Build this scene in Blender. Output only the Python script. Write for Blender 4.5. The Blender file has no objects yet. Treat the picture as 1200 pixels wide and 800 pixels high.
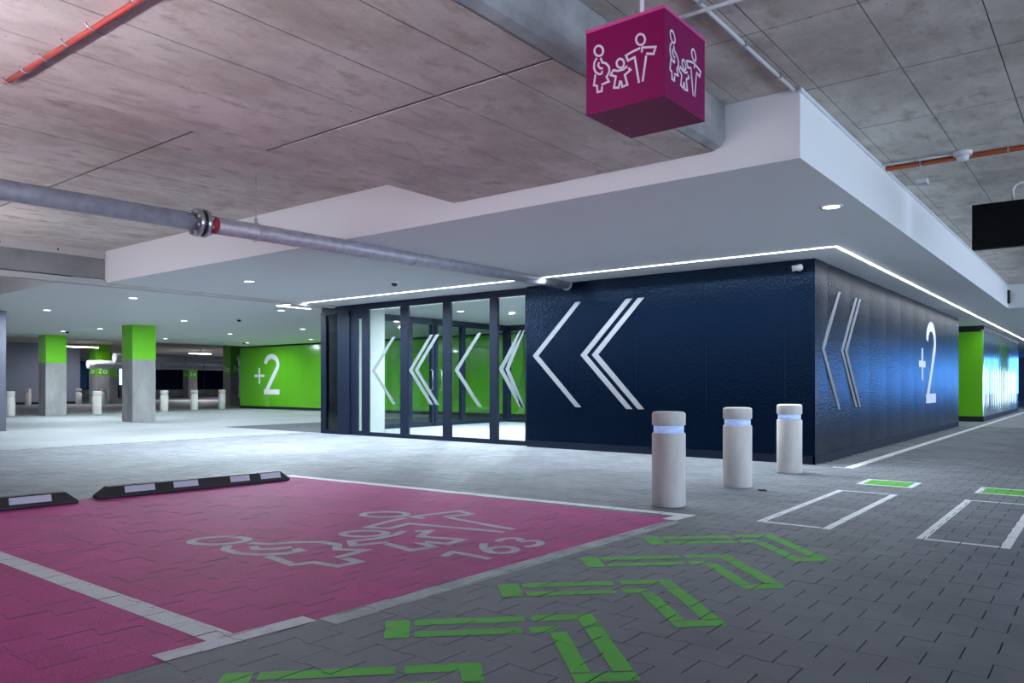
import bpy, bmesh, math, random
from mathutils import Vector, Matrix
random.seed(7)
SC = bpy.context.scene
COL = SC.collection
PI = math.pi

# ------------------------------------------------------------------ camera
cam_data = bpy.data.cameras.new('camera')
cam = bpy.data.objects.new('camera', cam_data)
COL.objects.link(cam)
CAM = Vector((0, 0, 1.0)); YAW = math.radians(38.2); FPX = 895.0
cam.location = CAM
cam.rotation_euler = (PI/2, 0, YAW)
cam_data.sensor_width = 36
cam_data.lens = FPX/1200*36
cam_data.shift_y = 50/1200
cam_data.clip_start = 0.05; cam_data.clip_end = 300
SC.camera = cam

# ------------------------------------------------------------------ world, exposure
world = bpy.data.worlds.new('sky'); SC.world = world; world.use_nodes = True
bg = world.node_tree.nodes['Background']
bg.inputs[0].default_value = (0.62, 0.78, 1.0, 1); bg.inputs[1].default_value = 11
SC.view_settings.view_transform = 'Standard'; SC.view_settings.look = 'None'
SC.view_settings.gamma = 1; SC.view_settings.use_curve_mapping = False
SC.view_settings.exposure = 0.12
SC.cycles.max_bounces = 10; SC.cycles.diffuse_bounces = 5; SC.cycles.transparent_max_bounces = 16
SC.cycles.caustics_reflective = False; SC.cycles.caustics_refractive = False
SC.cycles.sample_clamp_indirect = 4
# lamp powers (each lamp's light is made in its own builder)
W_DOWN = 98; W_TUBE = 8; W_FAR = 220; E_LED = 12; W_LEDF = 380; W_LEDS = 150; W_LOBBY = 240; E_UP = 86
COOL = (0.80, 0.93, 1.0); TUBE_C = (0.93, 0.93, 1.0)

# ------------------------------------------------------------------ materials
def mat(name, col, rough=.6, metal=0, spec=.5, noise=None, bump=None, island=0, emit=None, coat=0):
    """noise=(scale, second colour, detail, lo, hi[, stretch]); bump=(scale, strength, kind)"""
    m = bpy.data.materials.new(name); m.use_nodes = True
    nt = m.node_tree; N = nt.nodes; Lk = nt.links
    b = N['Principled BSDF']
    b.inputs['Base Color'].default_value = (*col, 1)
    b.inputs['Roughness'].default_value = rough
    b.inputs['Metallic'].default_value = metal
    b.inputs['Specular IOR Level'].default_value = spec
    b.inputs['Coat Weight'].default_value = coat
    geo = N.new('ShaderNodeNewGeometry')
    out = None
    if noise:
        st = noise[5] if len(noise) > 5 else (1, 1, 1)
        mp = N.new('ShaderNodeMapping'); mp.inputs['Scale'].default_value = st
        Lk.new(geo.outputs['Position'], mp.inputs['Vector'])
        tx = N.new('ShaderNodeTexNoise'); tx.inputs['Scale'].default_value = noise[0]; tx.inputs['Detail'].default_value = noise[2]
        tx.inputs['Roughness'].default_value = .62
        Lk.new(mp.outputs[0], tx.inputs['Vector'])
        mr = N.new('ShaderNodeMapRange'); mr.inputs[1].default_value = noise[3]; mr.inputs[2].default_value = noise[4]
        Lk.new(tx.outputs['Fac'], mr.inputs[0])
        mx = N.new('ShaderNodeMix'); mx.data_type = 'RGBA'
        mx.inputs[6].default_value = (*col, 1); mx.inputs[7].default_value = (*noise[1], 1)
        Lk.new(mr.outputs[0], mx.inputs[0]); out = mx.outputs[2]
    if island:
        hs = N.new('ShaderNodeHueSaturation')
        mr2 = N.new('ShaderNodeMapRange'); mr2.inputs[3].default_value = 1-island; mr2.inputs[4].default_value = 1+island
        Lk.new(geo.outputs['Random Per Island'], mr2.inputs[0]); Lk.new(mr2.outputs[0], hs.inputs['Value'])
        if out: Lk.new(out, hs.inputs['Color'])
        else: hs.inputs['Color'].default_value = (*col, 1)
        out = hs.outputs[0]
    if out: Lk.new(out, b.inputs['Base Color'])
    if bump:
        if bump[2] == 'voronoi':
            t = N.new('ShaderNodeTexVoronoi'); t.inputs['Scale'].default_value = bump[0]; o = t.outputs['Distance']
        else:
            t = N.new('ShaderNodeTexNoise'); t.inputs['Scale'].default_value = bump[0]; t.inputs['Detail'].default_value = 5; o = t.outputs['Fac']
        Lk.new(geo.outputs['Position'], t.inputs['Vector'])
        bp = N.new('ShaderNodeBump'); bp.inputs['Strength'].default_value = bump[1]; bp.inputs['Distance'].default_value = .01
        Lk.new(o, bp.inputs['Height']); Lk.new(bp.outputs[0], b.inputs['Normal'])
    if emit:
        b.inputs['Emission Color'].default_value = (*emit[0], 1); b.inputs['Emission Strength'].default_value = emit[1]
    return m

def glass_mat(name, tint, refl=.1, rough=0):
    m = bpy.data.materials.new(name); m.use_nodes = True
    nt = m.node_tree; N = nt.nodes; Lk = nt.links
    N.remove(N['Principled BSDF'])
    tr = N.new('ShaderNodeBsdfTransparent'); tr.inputs[0].default_value = (*tint, 1)
    gl = N.new('ShaderNodeBsdfGlossy'); gl.inputs['Roughness'].default_value = rough
    lw_ = N.new('ShaderNodeLayerWeight'); lw_.inputs[0].default_value = .5
    pw = N.new('ShaderNodeMath'); pw.operation = 'POWER'; pw.inputs[1].default_value = 4
    fr = N.new('ShaderNodeMath'); fr.operation = 'MULTIPLY_ADD'; fr.inputs[1].default_value = .6; fr.inputs[2].default_value = .035
    Lk.new(lw_.outputs['Facing'], pw.inputs[0]); Lk.new(pw.outputs[0], fr.inputs[0])
    mx = N.new('ShaderNodeMixShader')
    Lk.new(fr.outputs[0], mx.inputs[0]); Lk.new(tr.outputs[0], mx.inputs[1]); Lk.new(gl.outputs[0], mx.inputs[2])
    Lk.new(mx.outputs[0], N['Material Output'].inputs[0])
    return m

M = dict(
    paver=mat('paver_grey', (.20, .213, .242), .65, spec=.15, noise=(1.3, (.15, .16, .186), 6, .35, .7), bump=(90, .25, 'noise'), island=.10),
    bed=mat('joint_sand', (.035, .035, .04), .9),
    far_floor=mat('far_paving', (.275, .288, .305), .65, spec=.2, noise=(.8, (.23, .242, .26), 5, .35, .7)),
    pink=mat('pink_paint', (.46, .058, .25), .7, spec=.15, noise=(2.2, (.35, .058, .20), 7, .35, .75), bump=(80, .2, 'noise'), island=.07),
    white=mat('white_paint', (.80, .82, .86), .65, spec=.2, noise=(14, (.66, .67, .71), 4, .5, .75)),
    dull=mat('worn_paint', (.50, .50, .56), .7, spec=.2, noise=(9, (.40, .33, .42), 5, .45, .8)),
    faded=mat('faded_paint', (.36, .40, .42), .6, noise=(4, (.22, .235, .26), 8, .38, .62)),
    fgreen=mat('green_floor_paint', (.10, .46, .05), .65, spec=.2, noise=(5, (.13, .30, .10), 6, .52, .78)),
    soffit=mat('white_plaster', (.87, .88, .89), .7),
    concrete=None,
    joint=mat('concrete_joint', (.12, .11, .10), .9),
    beam=mat('beam_concrete', (.50, .50, .51), .8, noise=(1.6, (.24, .23, .23), 8, .38, .68), bump=(20, .3, 'noise')),
    column=mat('column_concrete', (.36, .36, .36), .75, noise=(2.5, (.22, .22, .23), 8, .35, .68, (1, 1, .35)), bump=(20, .3, 'noise')),
    lime=mat('lime_paint', (.13, .50, .005), .45),
    glassgreen=mat('green_glass_panel', (.12, .46, .012), .18, coat=.6),
    navy=mat('navy_sheet_metal', (.0007, .0035, .011), .24, spec=.22, bump=(34, .25, 'voronoi')),
    navyframe=mat('navy_frame', (.005, .010, .024), .5, spec=.15),
    black=mat('black_plinth', (.008, .009, .012), .5),
    graphic=mat('grey_white_vinyl', (.21, .22, .25), .6),
    numeral=mat('white_vinyl', (.86, .88, .92), .45),
    frost=mat('frosted_vinyl', (.14, .18, .19), .6),
    magenta=mat('magenta_sign', (.215, .0006, .078), .42, spec=.2),
    rim=mat('magenta_rim', (.62, .06, .27), .4),
    signwhite=mat('sign_line_white', (.80, .72, .80), .5),
    bollard=mat('bollard_concrete', (.70, .67, .64), .75, noise=(7, (.55, .52, .51), 7, .4, .7, (1, 1, .3)), bump=(60, .25, 'noise')),
    band=mat('bollard_blue_band', (.45, .60, .9), .3, noise=(16, (.70, .80, 1), 3, .4, .65, (1, 1, 4)), emit=((.30, .48, 1), .30)),  # streaked blue band with a mild emission
    rubber=mat('black_rubber', (.008, .008, .009), .55),
    sticker=mat('reflective_sticker', (.62, .60, .72), .4),
    steel=mat('galvanised_steel', (.46, .46, .52), .45, metal=.35, noise=(11, (.33, .33, .39), 5, .4, .7)),
    bolt=mat('zinc_bolt', (.55, .56, .58), .3, metal=.9),
    redtube=mat('red_conduit', (.50, .06, .045), .5),
    redmark=mat('red_paint_mark', (.35, .02, .03), .6),
    orange=mat('orange_cable', (.62, .12, .02), .5),
    whiteplastic=mat('white_plastic', (.74, .75, .77), .45),
    duct=mat('silver_duct', (.80, .81, .84), .3, metal=.3, bump=(14, .6, 'noise')),
    mirror=mat('polished_pleats', (.50, .62, .62), .10, metal=1),
    greywall=mat('blue_grey_wall', (.22, .24, .32), .7),
    dark_glass=mat('dark_blue_glazing', (.006, .016, .05), .12, bump=(3, .5, 'noise')),
    litwindow=mat('daylit_window', (.5, .6, .8), .4, emit=((.55, .72, 1), 2.2)),
    screen=mat('black_screen', (.003, .003, .004), .5, spec=.1),
    pierwhite=mat('pale_pier', (.42, .44, .44), .7),
    pier=mat('dark_blue_grey_wall', (.085, .09, .125), .7),
    darkbeam=mat('dark_beam_concrete', (.24, .235, .24), .8, noise=(1.6, (.17, .165, .17), 8, .38, .68)),
    trim=mat('pale_strip', (.52, .49, .47), .7),
    strip=mat('joint_profile', (.40, .39, .37), .6),
    lamp=mat('lamp_glow', (1, 1, 1), .5, emit=((.92, .97, 1), 9)),
    led=mat('led_glow', (1, 1, 1), .5, emit=((.90, .95, 1), E_LED)),
    tube=mat('tube_glow', (1, 1, 1), .5, emit=((.93, .96, 1), 12)),
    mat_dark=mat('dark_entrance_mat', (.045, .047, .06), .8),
    lensblack=mat('dark_lens', (.01, .01, .012), .15),
    debris=mat('dark_debris', (.03, .03, .03), .8),
    glass=glass_mat('clear_glass', (.93, .975, .975)),
    blueglass=glass_mat('blue_tinted_glass', (.30, .52, .80)),
    sideglass=glass_mat('grey_glass', (.30, .33, .36)),
)

def concrete_mat(name, light, dark, stain):
    m = bpy.data.materials.new(name); m.use_nodes = True
    N = m.node_tree.nodes; Lk = m.node_tree.links; b = N['Principled BSDF']; b.inputs['Roughness'].default_value = .85; b.inputs['Specular IOR Level'].default_value = .2
    geo = N.new('ShaderNodeNewGeometry')
    def noise(scale, det, stretch, lo, hi, rough=.65):
        mp = N.new('ShaderNodeMapping'); mp.inputs['Scale'].default_value = stretch; Lk.new(geo.outputs['Position'], mp.inputs['Vector'])
        t = N.new('ShaderNodeTexNoise'); t.inputs['Scale'].default_value = scale; t.inputs['Detail'].default_value = det; t.inputs['Roughness'].default_value = rough
        Lk.new(mp.outputs[0], t.inputs['Vector'])
        r = N.new('ShaderNodeMapRange'); r.inputs[1].default_value = lo; r.inputs[2].default_value = hi; Lk.new(t.outputs['Fac'], r.inputs[0])
        return r.outputs[0]
    def mix(f, a, c, mode='MIX'):
        x = N.new('ShaderNodeMix'); x.data_type = 'RGBA'; x.blend_type = mode
        for s_, v in ((0, f), (6, a), (7, c)):
            if isinstance(v, (int, float)): x.inputs[s_].default_value = v
            elif isinstance(v, tuple): x.inputs[s_].default_value = (*v, 1)
            else: Lk.new(v, x.inputs[s_])
        return x.outputs[2]
    c = mix(noise(1.5, 10, (1.3, .8, 1), .40, .68), light, dark)
    c = mix(noise(4.5, 9, (1.9, .9, 1), .52, .76), c, stain)                     # board streaks along y
    g = noise(16, 6, (1, 1, 1), .25, .78, .75)
    c = mix(.30, c, mix(g, (.55, .55, .55), (1.0, 1.0, 1.0)), 'MULTIPLY')         # fine mottling
    sp = noise(30, 2, (1, 1, 1), .70, .76)
    c = mix(sp, c, tuple(v*.62 for v in dark))                                    # small pits
    hs = N.new('ShaderNodeHueSaturation'); r2 = N.new('ShaderNodeMapRange'); r2.inputs[3].default_value = .92; r2.inputs[4].default_value = 1.08
    Lk.new(geo.outputs['Random Per Island'], r2.inputs[0]); Lk.new(r2.outputs[0], hs.inputs['Value']); Lk.new(c, hs.inputs['Color']); Lk.new(hs.outputs[0], b.inputs['Base Color'])
    bp = N.new('ShaderNodeBump'); bp.inputs['Strength'].default_value = .35; bp.inputs['Distance'].default_value = .01; Lk.new(noise(22, 6, (1.6, .6, 1), 0, 1), bp.inputs['Height']); Lk.new(bp.outputs[0], b.inputs['Normal'])
    return m
M['navy'].node_tree.nodes['Principled BSDF'].inputs['Specular Tint'].default_value = (.30, .55, 1, 1)
M['concrete'] = concrete_mat('ceiling_concrete', (.76, .70, .64), (.52, .46, .41), (.42, .35, .29))

# ------------------------------------------------------------------ mesh helpers
class MB:
    def __init__(s): s.v = []; s.f = []; s.sm = []
    def face(s, pts, smooth=False):
        i = len(s.v); s.v += [tuple(p) for p in pts]; s.f.append(tuple(range(i, i+len(pts)))); s.sm.append(smooth); return s
    def box(s, x0, x1, y0, y1, z0, z1):
        i = len(s.v)
        s.v += [(x, y, z) for z in (z0, z1) for y in (y0, y1) for x in (x0, x1)]
        for q in ((0, 2, 3, 1), (4, 5, 7, 6), (0, 1, 5, 4), (2, 6, 7, 3), (0, 4, 6, 2), (1, 3, 7, 5)):
            s.f.append(tuple(i+k for k in q)); s.sm.append(False)
        return s
    def prism(s, poly, y0, y1, axis='y'):
        """extrude a 2-d polygon; axis y: poly in (x,z); axis x: poly in (y,z); axis z: poly in (x,y)"""
        def P(p, t):
            return {'y': (p[0], t, p[1]), 'x': (t, p[0], p[1]), 'z': (p[0], p[1], t)}[axis]
        n = len(poly); i = len(s.v)
        s.v += [P(p, y0) for p in poly] + [P(p, y1) for p in poly]
        s.f.append(tuple(range(i, i+n))); s.f.append(tuple(range(i+2*n-1, i+n-1, -1))); s.sm += [False, False]
        for k in range(n):
            s.f.append((i+k, i+n+k, i+n+(k+1) % n, i+(k+1) % n)); s.sm.append(False)
        return s
    def lathe(s, prof, n=24, c=(0, 0), smooth=True, caps=True):
        i = len(s.v); m = len(prof)
        for k in range(n):
            t = 2*PI*k/n
            s.v += [(c[0]+r*math.cos(t), c[1]+r*math.sin(t), z) for r, z in prof]
        for k in range(n):
            for j in range(m-1):
                a, b = i+k*m+j, i+((k+1) % n)*m+j
                s.f.append((a, b, b+1, a+1)); s.sm.append(smooth)
        if not caps: return s
        s.f.append(tuple(i+((n-1-k))*m for k in range(n))); s.sm.append(False)
        s.f.append(tuple(i+k*m+m-1 for k in range(n))); s.sm.append(False)
        return s
    def tube(s, pts, r, n=12, cap=True):
        pts = [Vector(p) for p in pts]; i = len(s.v); m = len(pts)
        for k, p in enumerate(pts):
            d = (pts[min(k+1, m-1)]-pts[max(k-1, 0)]).normalized()
            u = d.cross(Vector((0, 0, 1)))
            if u.length < 1e-4: u = Vector((1, 0, 0))
            u.normalize(); w = u.cross(d)
            for q in range(n):
                t = 2*PI*q/n; s.v.append(tuple(p+u*(r*math.cos(t))+w*(r*math.sin(t))))
        for k in range(m-1):
            for q in range(n):
                a, b = i+k*n+q, i+k*n+(q+1) % n
                s.f.append((a, b, b+n, a+n)); s.sm.append(True)
        if cap:
            s.f.append(tuple(i+n-1-q for q in range(n))); s.f.append(tuple(i+(m-1)*n+q for q in range(n))); s.sm += [False, False]
        return s
    def mesh(s, name, m):
        me = bpy.data.meshes.new(name); me.from_pydata(s.v, [], s.f)
        me.polygons.foreach_set('use_smooth', s.sm)
        bm = bmesh.new(); bm.from_mesh(me); bmesh.ops.recalc_face_normals(bm, faces=bm.faces); bm.to_mesh(me); bm.free()
        me.materials.append(m if not isinstance(m, str) else M[m]); me.update()
        return me
    def build(s, name, m, parent=None, loc=None, rz=0):
        return link(name, s.mesh(name, m), parent, loc, rz)

def link(name, me, parent=None, loc=None, rz=0):
    o = bpy.data.objects.new(name, me); COL.objects.link(o)
    if parent is not None: o.parent = parent
    if loc is not None: o.location = loc
    if rz: o.rotation_euler.z = rz
    return o
def tag(o, label=None, cat=None, group=None, kind=None):
    if label: o['label'] = label
    if cat: o['category'] = cat
    if group: o['group'] = group
    if kind: o['kind'] = kind
    return o
def thing(name, label, cat, loc=(0, 0, 0), rz=0, group=None):
    o = bpy.data.objects.new(name, None); COL.objects.link(o); o.location = loc; o.rotation_euler.z = rz
    o.empty_display_size = .1
    return tag(o, label, cat, group)
def struct(o, label=None, cat=None): return tag(o, label, cat, kind='structure')
def B(*a): return MB().box(*a)
def copy_tree(o, parent=None):
    c = o.copy(); COL.objects.link(c)
    if parent: c.parent = parent
    for ch in list(o.children): copy_tree(ch, c)
    return c

def ribbon(pts, w, closed=False):
    """mitred ribbon along a 2-d polyline -> list of convex quads"""
    P = [Vector(p) for p in pts]; n = len(P); L = []; R = []
    for k in range(n):
        if closed: a, b = P[(k-1) % (n-1)], P[(k+1) % (n-1)]; a = P[n-2] if k in (0, n-1) else P[k-1]; b = P[1] if k in (0, n-1) else P[k+1]
        else: a, b = P[max(k-1, 0)], P[min(k+1, n-1)]
        d0 = (P[k]-a); d1 = (b-P[k])
        if d0.length < 1e-9: d0 = d1
        if d1.length < 1e-9: d1 = d0
        d0.normalize(); d1.normalize()
        n0 = Vector((-d0.y, d0.x)); n1 = Vector((-d1.y, d1.x)); m = n0+n1
        m = m.normalized() if m.length > 1e-6 else n0
        c = max(.45, m.dot(n0)); o = m*(w/2/c)
        L.append(P[k]+o); R.append(P[k]-o)
    return [[L[k], R[k], R[k+1], L[k+1]] for k in range(n-1)]

def arc(cx, cy, rx, ry, a0, a1, n=10):
    return [(cx+rx*math.cos(math.radians(a0+(a1-a0)*k/n)), cy+ry*math.sin(math.radians(a0+(a1-a0)*k/n))) for k in range(n+1)]
TWO = arc(.25, .76, .21, .205, 175, -25, 14)+[(.06, .05), (.06, .05)]
def two_paths(x, z, w, h, t):
    s = [(x+t/2+(p[0]-.04)/.42*(w-t), z+p[1]*h) for p in TWO[:-1]]
    s[-1] = (x+t*.62, z+t*.45)
    return [s, [(x, z+t/2), (x+w, z+t/2)]]
def plus_paths(cx, cz, w, h): return [[(cx-w/2, cz), (cx+w/2, cz)], [(cx, cz-h/2), (cx, cz+h/2)]]

def decal(name, paths, w, m, parent, plane, t0, t1):
    """thin solid strokes on a vertical plane: plane 'y' (u=x) or 'x' (u=y)"""
    mb = MB()
    for pi_, p in enumerate(paths):
        for q in ribbon(p, w, p[0] == p[-1]): mb.prism([tuple(v) for v in q], t0-pi_*1.5e-4, t1+pi_*1.5e-4, plane)
    return mb.build(name, m, parent)

PICTO = [[(0.101,0.287),(0.1,0.28),(0.096,0.274),(0.091,0.27),(0.084,0.269),(0.076,0.27),(0.068,0.273),(0.061,0.278),(0.056,0.285),(0.052,0.293),(0.051,0.301),(0.052,0.308),(0.056,0.314),(0.061,0.318),(0.068,0.32),(0.076,0.319),(0.084,0.315),(0.091,0.31),(0.096,0.303),(0.1,0.295),(0.101,0.287)],
[(0.065,0.263),(0.051,0.246),(0.048,0.221),(0.057,0.198),(0.078,0.182),(0.093,0.182),(0.096,0.194)],
[(0.087,0.257),(0.096,0.234),(0.117,0.224),(0.135,0.202),(0.136,0.178),(0.12,0.16),(0.133,0.134),(0.092,0.129)],
[(0.078,0.239),(0.072,0.225),(0.084,0.209),(0.099,0.204)],
[(0.057,0.186),(0.048,0.136),(0.066,0.13),(0.069,0.098),(0.093,0.098),(0.095,0.12)],
[(0.217,0.199),(0.216,0.192),(0.213,0.187),(0.209,0.184),(0.203,0.182),(0.196,0.183),(0.19,0.186),(0.184,0.19),(0.18,0.196),(0.177,0.203),(0.176,0.209),(0.177,0.216),(0.18,0.221),(0.184,0.224),(0.19,0.226),(0.196,0.225),(0.203,0.222),(0.209,0.218),(0.213,0.212),(0.216,0.205),(0.217,0.199)],
[(0.235,0.181),(0.21,0.171),(0.181,0.172),(0.158,0.182),(0.143,0.162),(0.172,0.148),(0.161,0.098),(0.187,0.092),(0.194,0.119),(0.201,0.117),(0.207,0.091),(0.235,0.095),(0.221,0.144),(0.252,0.159),(0.241,0.171)],
[(0.329,0.28),(0.327,0.272),(0.324,0.266),(0.319,0.262),(0.312,0.26),(0.305,0.261),(0.298,0.264),(0.291,0.27),(0.286,0.277),(0.282,0.285),(0.281,0.293),(0.282,0.3),(0.286,0.306),(0.291,0.31),(0.298,0.312),(0.305,0.311),(0.312,0.308),(0.319,0.303),(0.324,0.296),(0.327,0.288),(0.329,0.28)],
[(0.302,0.247),(0.266,0.242),(0.227,0.233),(0.238,0.206),(0.274,0.213),(0.297,0.089)],
[(0.312,0.225),(0.313,0.247),(0.384,0.231),(0.373,0.202),(0.335,0.213)],
[(0.335,0.204),(0.316,0.09)]]

SOF = 2.564      # underside of the white soffit
SLAB = 3.05      # underside of the concrete slab
FY = 9.76        # navy front wall
GY = 9.92        # glazed front
RX = -2.90       # navy right wall

# ================================================================== FLOOR
floor = struct(B(-62, 8.3, -8, 54, -.30, -.014).build('floor', 'bed'))
PL, PW = .21, .151
HX = PL/2-.0021; HW = .081-.0002; WW = .070-.0002; TQ = PL/4; TT = .011
def bone(cx, cy, inset=0):
    hx, hw, ww = HX-inset, HW-inset, WW-inset
    a, b = TQ+TT/2, TQ-TT/2
    return [(cx-hx, cy-hw), (cx-a, cy-hw), (cx-b, cy-ww), (cx+b, cy-ww), (cx+a, cy-hw), (cx+hx, cy-hw),
            (cx+hx, cy+hw), (cx+a, cy+hw), (cx+b, cy+ww), (cx-b, cy+ww), (cx-a, cy+hw), (cx-hx, cy+hw)]
ZONES = [(-13.2, 2.4, -1.2, 9.82), (-2.86, 2.4, 9.82, 21.0)]
def in_zone(x, y): return any(a <= x < b and c <= y < d for a, b, c, d in ZONES)
pavers = []
for k in range(int(-2/PW), int(22/PW)):
    cy = 3.272+(k-22)*PW
    off = 0 if (k % 2 == 0) else PL/2
    for i in range(-100, 15):
        cx = -.440+PL/2+i*PL+off
        if in_zone(cx, cy): pavers.append((cx, cy))
def project(p):
    d = -math.sin(YAW)*p[0]+math.cos(YAW)*p[1]; r = math.cos(YAW)*p[0]+math.sin(YAW)*p[1]
    if d < .3: return None
    return 600+FPX*r/d, 450+FPX*(CAM.z-p[2])/d, d
vis = []
for idx, (x, y) in enumerate(pavers):
    q = project((x, y, 0))
    if q and -8 < q[0] < 1208 and q[1] < 806: vis.append((q[2], idx))
vis.sort(); near = set(i for _, i in vis[:300])
pv = MB()
top, mid = bone(0, 0, .0006), bone(0, 0)
pv.face([(x, y, 0) for x, y in top])
for k in range(12):
    a, b = k, (k+1) % 12
    pv.face([(*top[b], 0), (*top[a], 0), (*mid[a], -.002), (*mid[b], -.002)])
    pv.face([(*mid[b], -.002), (*mid[a], -.002), (*mid[a], -.03), (*mid[b], -.03)])
me_paver = pv.mesh('paver', 'paver')
rest = MB()
pz = {}
for idx, (x, y) in enumerate(pavers):
    z = random.uniform(-.0012, .0006); pz[idx] = z
    if idx in near:
        link('paver', me_paver, floor, (x, y, z))
    else:
        i = len(rest.v); t = bone(x, y, .0005); o = bone(x, y)
        rest.v += [(*p, z) for p in t]+[(*p, z-.014) for p in o]
        rest.f.append(tuple(range(i, i+12))); rest.sm.append(False)
        for k in range(12):
            rest.f.append((i+(k+1) % 12, i+k, i+12+k, i+12+(k+1) % 12)); rest.sm.append(False)
me = bpy.data.meshes.new('paver_field'); me.from_pydata(rest.v, [], rest.f); me.materials.append(M['paver'])
tag(link('paver_field', me, floor), kind='stuff')
ff = MB()
for a in ((-62, -13.2, -8, 54), (-13.2, -7.4, 9.82, 54), (-7.4, -2.86, 21, 54), (-2.86, 8, 21, 54),
          (2.4, 8, -8, 21), (-13.2, 2.4, -8, -1.2)):
    ff.face([(a[0], a[2], 0), (a[1], a[2], 0), (a[1], a[3], 0), (a[0], a[3], 0)])
ff.build('paved_surface', 'far_floor', floor)

# ---- floor paint, cut along the paver joints
from collections import defaultdict
cell = defaultdict(list)
for idx, (x, y) in enumerate(pavers): cell[(int(x//.5), int(y//.5))].append(idx)
def clip(sub, quad):
    A = sum(quad[k][0]*quad[(k+1) % len(quad)][1]-quad[(k+1) % len(quad)][0]*quad[k][1] for k in range(len(quad)))
    if A < 0: quad = quad[::-1]
    out = sub
    for k in range(len(quad)):
        ax, ay = quad[k]; bx, by = quad[(k+1) % len(quad)]
        res = []; n = len(out)
        if n < 3: return []
        D = [(bx-ax)*(p[1]-ay)-(by-ay)*(p[0]-ax) for p in out]
        for j in range(n):
            p, q, dp, dq = out[j], out[(j+1) % n], D[j], D[(j+1) % n]
            if dp >= 0: res.append(p)
            if (dp >= 0) != (dq >= 0):
                t = dp/(dp-dq); res.append((p[0]+(q[0]-p[0])*t, p[1]+(q[1]-p[1])*t))
        out = res
    return out if len(out) >= 3 else []
def paint(name, quads, m, label, cat='floor marking', z=.0016, group=None):
    mb = MB()
    for qi, q in enumerate(quads):
        q = [tuple(p) for p in q]
        xs = [p[0] for p in q]; ys = [p[1] for p in q]
        for cx in range(int((min(xs)-.2)//.5), int((max(xs)+.2)//.5)+1):
            for cy in range(int((min(ys)-.2)//.5), int((max(ys)+.2)//.5)+1):
                for idx in cell.get((cx, cy), ()):
                    r = clip(bone(*pavers[idx], .0005), q)
                    if r:
                        A = sum(r[k][0]*r[(k+1) % len(r)][1]-r[(k+1) % len(r)][0]*r[k][1] for k in range(len(r)))
                        if abs(A) > 2e-5: mb.face([(x, y, z+pz[idx]+(qi % 11)*2e-5) for x, y in r])
    return tag(mb.build(name, m), label, cat, group)
def rect(x0, x1, y0, y1): return [(x0, y0), (x1, y0), (x1, y1), (x0, y1)]
PE = lambda y: -2.665+(y-2)*.033           # bay edge, slightly slanted
TL = lambda x: 5.40+(x+2.52)*.075          # far line of the bay
paint('painted_parking_bay', [[(-7.05, 1.70), (PE(1.7), 1.70), (PE(5.2), 5.25), (-7.05, TL(-7.05)-.02)]], 'pink',
      'large magenta parking bay with the family pictogram and number 163', 'parking bay', .0010)
paint('painted_parking_bay', [[(-7.05, -1.1), (PE(-1), -1.1), (PE(1.7), 1.70), (-7.05, 1.70)]], 'pink',
      'magenta parking bay in the bottom left corner, cut off by the frame', 'parking bay', .0010)
paint('painted_line', [[(-7.05, 1.575), (-2.77, 1.60), (-2.77, 1.715), (-7.05, 1.685)], [(-2.785, 1.39), (-2.685, 1.39), (-2.645, 2.03), (-2.745, 2.03)]], 'white',
      'white T-shaped line dividing the two magenta bays at lower left', z=.0020)
paint('painted_line', [[(-7.1, TL(-7.1)-.06), (-2.50, TL(-2.5)-.06), (-2.50, TL(-2.5)+.05), (-7.1, TL(-7.1)+.05)], [(-2.63, 5.14), (-2.52, 5.14), (-2.50, 5.36), (-2.62, 5.36)]], 'white',
      'long thin white line along the far edge of the magenta bay', z=.0020)
paint('painted_line', [[(PE(2.05), 2.05), (PE(2.05)+.12, 2.05), (PE(5)+.10, 5.1), (PE(5), 5.1)]], 'faded',
      'faded grey line along the right edge of the magenta bay', z=.0013)
# pictogram and number
def aff(u, v): return (0.23432771*u-5.86664093*v-2.78150963, 5.74843141*u-.34246688*v+2.34406935)
for rng, nm in (((0, 5), 'expectant woman figure painted in white outline on the magenta bay'), ((5, 7), 'small child figure painted in white outline on the magenta bay'),
                ((7, 11), 'standing adult figure with outstretched arms painted white on the magenta bay')):
    Q = []
    for p in PICTO[rng[0]:rng[1]]: Q += ribbon([aff(*t) for t in p], .058, p[0] == p[-1])
    paint('painted_figure', Q, 'dull', nm, 'pictogram', .0022)
def digit_map(u, v): return (-2.80-.31*v, 3.235+.70*u)
D1 = [[(.0, .80), (.16, .93), (.20, .93)], [(.17, 1), (.17, 0)]]
D6 = [arc(.49, .30, .13, .26, 0, 360, 18), [(.60, .97)]+[(.46, .72), (.385, .50), (.36, .33)]]
D3 = [arc(.84, .73, .12, .21, 150, -80, 10), arc(.84, .27, .14, .24, 85, -150, 12)]
Q = []
for p in D1+D6+D3: Q += ribbon([digit_map(*t) for t in p], .052, p[0] == p[-1])
paint('painted_number', Q, 'dull', 'number 163 painted in white on the magenta bay', 'number', .0022)
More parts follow.
